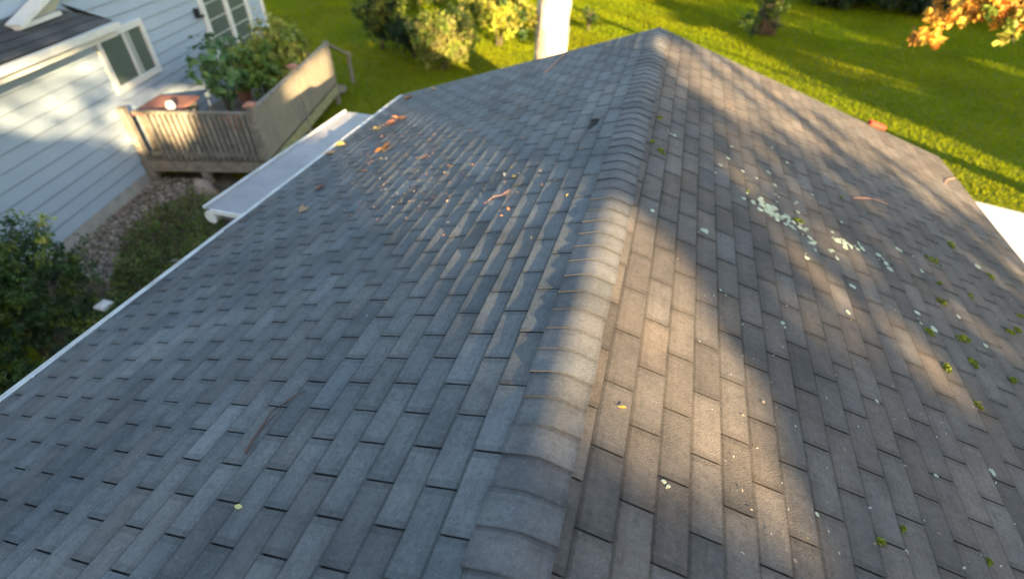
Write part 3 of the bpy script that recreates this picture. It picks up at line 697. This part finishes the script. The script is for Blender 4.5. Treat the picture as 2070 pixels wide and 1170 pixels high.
orange, yel, red, tan_ = (.75, .28, .05), (.72, .50, .12), (.50, .13, .07), (.48, .32, .20)
for (px, py, l, c_, lab, s) in [
    (812, 240, 34, (.8, .3, .08), 'bright orange leaf, topmost of the big ones near the left eave', -1), (790, 252, 30, (.6, .2, .08), 'rusty orange leaf just below the topmost orange leaf', -1),
    (778, 300, 46, orange, 'large orange leaf lying alone on the left slope', -1), (762, 263, 22, yel, 'yellowish leaf left of the rusty orange leaf', -1),
    (690, 295, 26, yel, 'yellow leaf lying on the left eave above the metal awning', -1), (668, 312, 26, (.5, .3, .12), 'brown leaf on the left eave below the yellow leaf', -1),
    (650, 380, 24, red, 'red leaf near the left eave halfway down', -1), (735, 348, 20, red, 'small red leaf amid the leaf litter', -1), (614, 427, 26, tan_, 'curled tan leaf lowest of those near the left eave', -1),
    (880, 182, 24, (.6, .35, .15), 'tan leaf near the far left corner of the roof', -1), (825, 200, 26, (.6, .28, .12), 'orange brown leaf at the far left corner of the roof', -1),
    (1040, 360, 14, yel, 'small yellow leaf between litter and ridge', -1), (1028, 395, 14, tan_, 'small tan leaf by the fallen twig near the ridge', -1),
    (860, 318, 18, (.6, .25, .15), 'pinkish orange leaf in the thick of the leaf litter', -1), (840, 345, 18, tan_, 'tan leaf in the thick of the leaf litter', -1),
    (915, 340, 12, yel, 'pale yellow leaf right of the leaf litter', -1), (1022, 357, 14, (.65, .6, .5), 'pale bleached leaf beside the small yellow leaf', -1),
    (487, 1028, 20, (.72, .66, .28), 'pale yellow leaf alone at the bottom left', -1), (1255, 827, 15, (.8, .36, .06), 'small orange leaf lit on the sunny patch by the ridge', 1)]:
    fallen_leaf(px, py, l, c_, lab, s, simple=(l < 22))
b = MB()
def frag(px, py, s, sz, cc):
    c = on_tab(px, py, s, .004+U(0, .008)); nn = (Vector((s*TS, 0, 1))+Vector((U(-.6, .6), U(-.6, .6), 0))).normalized(); b.leaf(c, sz, nn, cc, .3, U(.3, .8))
for (poly, n) in (([(600, 440), (660, 330), (790, 230), (870, 190), (950, 250), (960, 340), (900, 420), (760, 470)], 230), ([(830, 190), (1300, 70), (1270, 180), (1150, 420), (1000, 560), (820, 420)], 120),
                  ([(20, 790), (700, 340), (900, 500), (700, 800), (100, 1100)], 60)):
    for x, y in scatter_px(poly, n):
        cc = random.choice([(.30, .15, .09), (.34, .18, .14), (.2, .14, .09), (.38, .28, .2), (.42, .18, .10), (.34, .33, .33), (.24, .2, .08)])
        frag(x, y, -1, U(.008, .035) if n > 100 else U(.006, .016), cc)
for x, y in scatter_px([(1340, 90), (1880, 330), (2060, 600), (2060, 1150), (1500, 1150), (1330, 400)], 120):
    frag(x, y, 1, U(.006, .018), random.choice([(.55, .5, .45), (.45, .45, .45), (.35, .3, .15), (.5, .4, .3)]))
tag(b.build('leaf_litter', M['leaf']), 'small broken leaf bits and seeds strewn over the shingles', 'leaf litter', kind='stuff')
def twig(pts, s, r, label, col=(1, 1, 1)):
    b = MB(); P = [on_tab(x, y, s, .006) + Vector((0, 0, (.012 if i % 2 else .0))) for i, (x, y) in enumerate(pts)]
    b.tube(P, [r*(1-.6*i/len(P)) for i in range(len(P))], 7, col)
    if len(P) > 3: q = P[2]; b.tube([q, q+(P[3]-q)*.6+Vector((.03, .02, .01))], [r*.5, r*.25], 5, col)
    tag(b.build('twig', M['twig'], None, True), label, 'twig')
twig([(498, 918), (512, 898), (528, 870), (552, 838), (580, 815), (605, 803), (622, 793)], -1, .006, 'long thin dark twig on the lower left slope')
twig([(978, 415), (1000, 403), (1015, 397), (1030, 388)], -1, .0025, 'short pinkish twig on the left slope near the ridge', (2.2, 1.7, 1.5))
twig([(1722, 402), (1745, 404), (1765, 404), (1792, 416)], 1, .0035, 'pale pinkish twig on the right slope', (4.76, 3.74, 3.4))
twig([(1100, 150), (1118, 136), (1135, 118), (1142, 110)], -1, .008, 'pale stick at the far rake below the pale tree', (4.42, 3.74, 3.06))
twig([(1928, 362), (1912, 366), (1908, 372)], 1, .005, 'tiny pale twig at the right corner of the roof', (4.42, 3.4, 2.55))
# brick at the right rake
bp_ = on_tab(1768, 258, 1, 0.034); b = MB(); an = radians(16); X = Vector((cos(an), sin(an), -TS*cos(an))).normalized(); Z = Vector((TS, 0, 1)).normalized(); Y = Z.cross(X).normalized()
b.box(bp_, (.22, .08, .04), X, Y, Z)
br = b.build('brick', M['brick']); bv = br.modifiers.new('bevel', 'BEVEL'); bv.width = .006; bv.segments = 2
tag(br, 'orange red brick lying at the far right rake of the roof', 'brick')

# ------------------------------------------------------------------ tall trees behind the camera to the right: their gaps let the sun through in patches
E1v = Vector((-SH.y, SH.x, 0)); 
if E1v.x < 0: E1v = -E1v
E2v = SUN.cross(E1v); E2v = E2v if E2v.z > 0 else -E2v
def uv(P): return (P.dot(E1v), P.dot(E2v))
GAPS = []      # (polygon in sun space, chance a leaf inside it is left out)
def grow(g, e=0.2):
    cx_ = sum(p[0] for p in g)/len(g); cy_ = sum(p[1] for p in g)/len(g); ar = 0; n = len(g); out = []
    for i in range(n): ar += g[i][0]*g[(i+1) % n][1]-g[(i+1) % n][0]*g[i][1]
    sg = 1 if ar > 0 else -1
    for i in range(n):
        a, p, c = g[i-1], g[i], g[(i+1) % n]; t = Vector((c[0]-a[0], c[1]-a[1])); t = t.normalized() if t.length > 1e-6 else t
        out.append((p[0]+t.y*sg*e, p[1]-t.x*sg*e))
    return out
def gap(pts, surf, ch=1.0, e=.2): GAPS.append((grow([uv(surf(*q)) for q in pts], e), ch))
rr_ = lambda x, y: roof(x, y, 1)
gap([(1212, 425), (1275, 455), (1318, 580), (1372, 670), (1425, 745), (1455, 790), (1445, 800), (1400, 790), (1320, 765), (1240, 725), (1180, 710), (1165, 640), (1185, 560), (1205, 480)], rr_, 1, .27)
gap([(1290, 800), (1440, 860), (1530, 900), (1610, 1060), (1690, 1200), (1590, 1200), (1500, 1020), (1400, 940), (1300, 880)], rr_, .3, .05)
gap([(1330, 75), (1370, 90), (1420, 190), (1520, 300), (1600, 380), (1660, 470), (1740, 560), (1800, 640), (1880, 720), (1810, 700), (1700, 600), (1620, 520), (1560, 430), (1480, 330), (1390, 230), (1340, 150)], rr_, .75)
gap([(1440, 140), (1560, 250), (1700, 370), (1900, 540), (2070, 660), (2070, 720), (1880, 580), (1700, 440), (1540, 300), (1450, 200)], rr_, .5)
gap([(1480, 140), (1900, 320), (2080, 580), (2080, 640), (1900, 440), (1700, 310), (1480, 190)], rr_, .75)
gap([(-20, 170), (180, 100), (230, 180), (330, 190), (420, 170), (400, 215), (280, 300), (240, 280), (150, 270), (-20, 245)], lambda x, y: (lambda q: H(q[0], 0, q[1]))(onwall(x, y)), .89, .12)
pnl = lambda x, y: onpl(x, y, H(0, Cn+.05, 0), NH)
gap([(570, 190), (665, 110), (668, 165), (605, 200)], pnl, 1)
gap([(330, 235), (400, 235), (395, 265), (375, 300), (350, 300)], lambda x, y: onpl(x, y, H(Ca, 0, 0), DH), .9, .0)
gap([(700, 226), (735, 228), (700, 262), (620, 310), (590, 325), (600, 300)], lambda x, y: onz(x, y, -1.36), .5, .05)
lw = lambda x, y: onz(x, y, GZ)
gap([(950, 160), (940, 30), (945, -40), (1330, -40), (1340, 40), (1420, 48), (1500, 96), (1620, 158), (1740, 212), (1900, 278), (2100, 362), (2100, 640), (1900, 500), (1500, 260), (1300, 160), (1000, 200)], lw, 1)
gap([(1330, -30), (1500, -30), (1640, 40), (1820, 95), (1560, 52), (1400, 30)], lw, .75)
gap([(1630, 105), (1830, 170), (1850, 185), (1700, 150)], lw, .8)
gap([(2000, 125), (2090, 150), (2090, 165), (2010, 140)], lw, .8)
gap([(750, 95), (860, 120), (940, 155), (925, 165), (800, 130)], lw, .9)
gap([(525, -20), (575, -20), (570, 20), (590, 60), (545, 50)], lw, .5)
gap([(650, 28), (690, 40), (695, 60), (650, 50)], lw, .5)
gap([(1950, 380), (2200, 380), (2200, 700), (2000, 570)], lw, 1)
# the bright sides of the pale tree and of the shrubs
for (bx, by, r_, h_) in ((-2.74, 13.3, .6, 4),):
    GAPS.append(([uv(Vector((bx+dx, by, GZ+dz))) for dx, dz in ((-r_, 0), (r_, 0), (r_, h_), (-r_, h_))], 1.0))
for q, hh, r_ in ((onz(900, 140, GZ), 2.4, 1.3), (onz(850, 10, GZ), 2.5, 1.6), (onz(985, 45, GZ), 2.6, 1.4), (onz(1010, 92, GZ), 2.6, 1.4)):
    GAPS.append(([uv(q+Vector((dx, 0, dz))) for dx, dz in ((-1, .0), (r_, .0), (r_, hh), (-1, hh))], 1))
GAPS.append(([uv(PL+ray(1950, 40).normalized()*0+Vector((dx, 0, dz))) for dx, dz in ((-1.6, -1), (2.5, -1), (2.5, 1.6), (-1.6, 1.6))], .9))
GB = [(min(p[0] for p in g), max(p[0] for p in g), min(p[1] for p in g), max(p[1] for p in g)) for g, _ in GAPS]
DEP = 24
U0, U1, V0, V1 = -13, 34, -5.0, 6.5   # extent of the crowns seen from the sun
NT = 9; NL = 140000
crowns = [MB() for _ in range(NT)]
ctr = [U0+(i+.5)*(U1-U0)/NT for i in range(NT)]
off = [U(-2, 2) for _ in range(NT)]
for i in range(NL):
    u_, v_ = U(U0, U1), U(V0, V1)
    skip = False
    for (g, ch), bb in zip(GAPS, GB):
        if bb[0] < u_ < bb[1] and bb[2] < v_ < bb[3] and inpoly(u_, v_, g) and R() < ch: skip = True; break
    if skip: continue
    k = min(NT-1, max(0, int((u_-U0)/(U1-U0)*NT + U(-.3, .3))))
    P = E1v*u_ + E2v*v_ + SUN*(DEP+off[k]+U(-2.2, 2.2))
    if P.z < GZ+.5: continue
    f = U(.7, 1.3); cc = random.choice(GREEN)
    crowns[k].leaf(P, U(.24, .38), (SUN*U(.2, 1)+Vector((U(-1, 1), U(-1, 1), U(-.5, 1)))).normalized(), tuple(c_*f for c_ in cc), .2, .8)
for k in range(NT):
    P = E1v*ctr[k]+E2v*0+SUN*(DEP+off[k]); e = empty('broadleaf_tree', (P.x, P.y, GZ), 'tall leafy tree beyond the right edge of the picture', 'tree', 'tall trees beyond the right edge')
    b = MB(); tree_trunk(b, Vector((P.x, P.y, GZ)), Vector((P.x, P.y, P.z+4)), .12, .06, .2)
    b.build('trunk', M['bark'], e, True); crowns[k].build('crown', M['needle'], e)
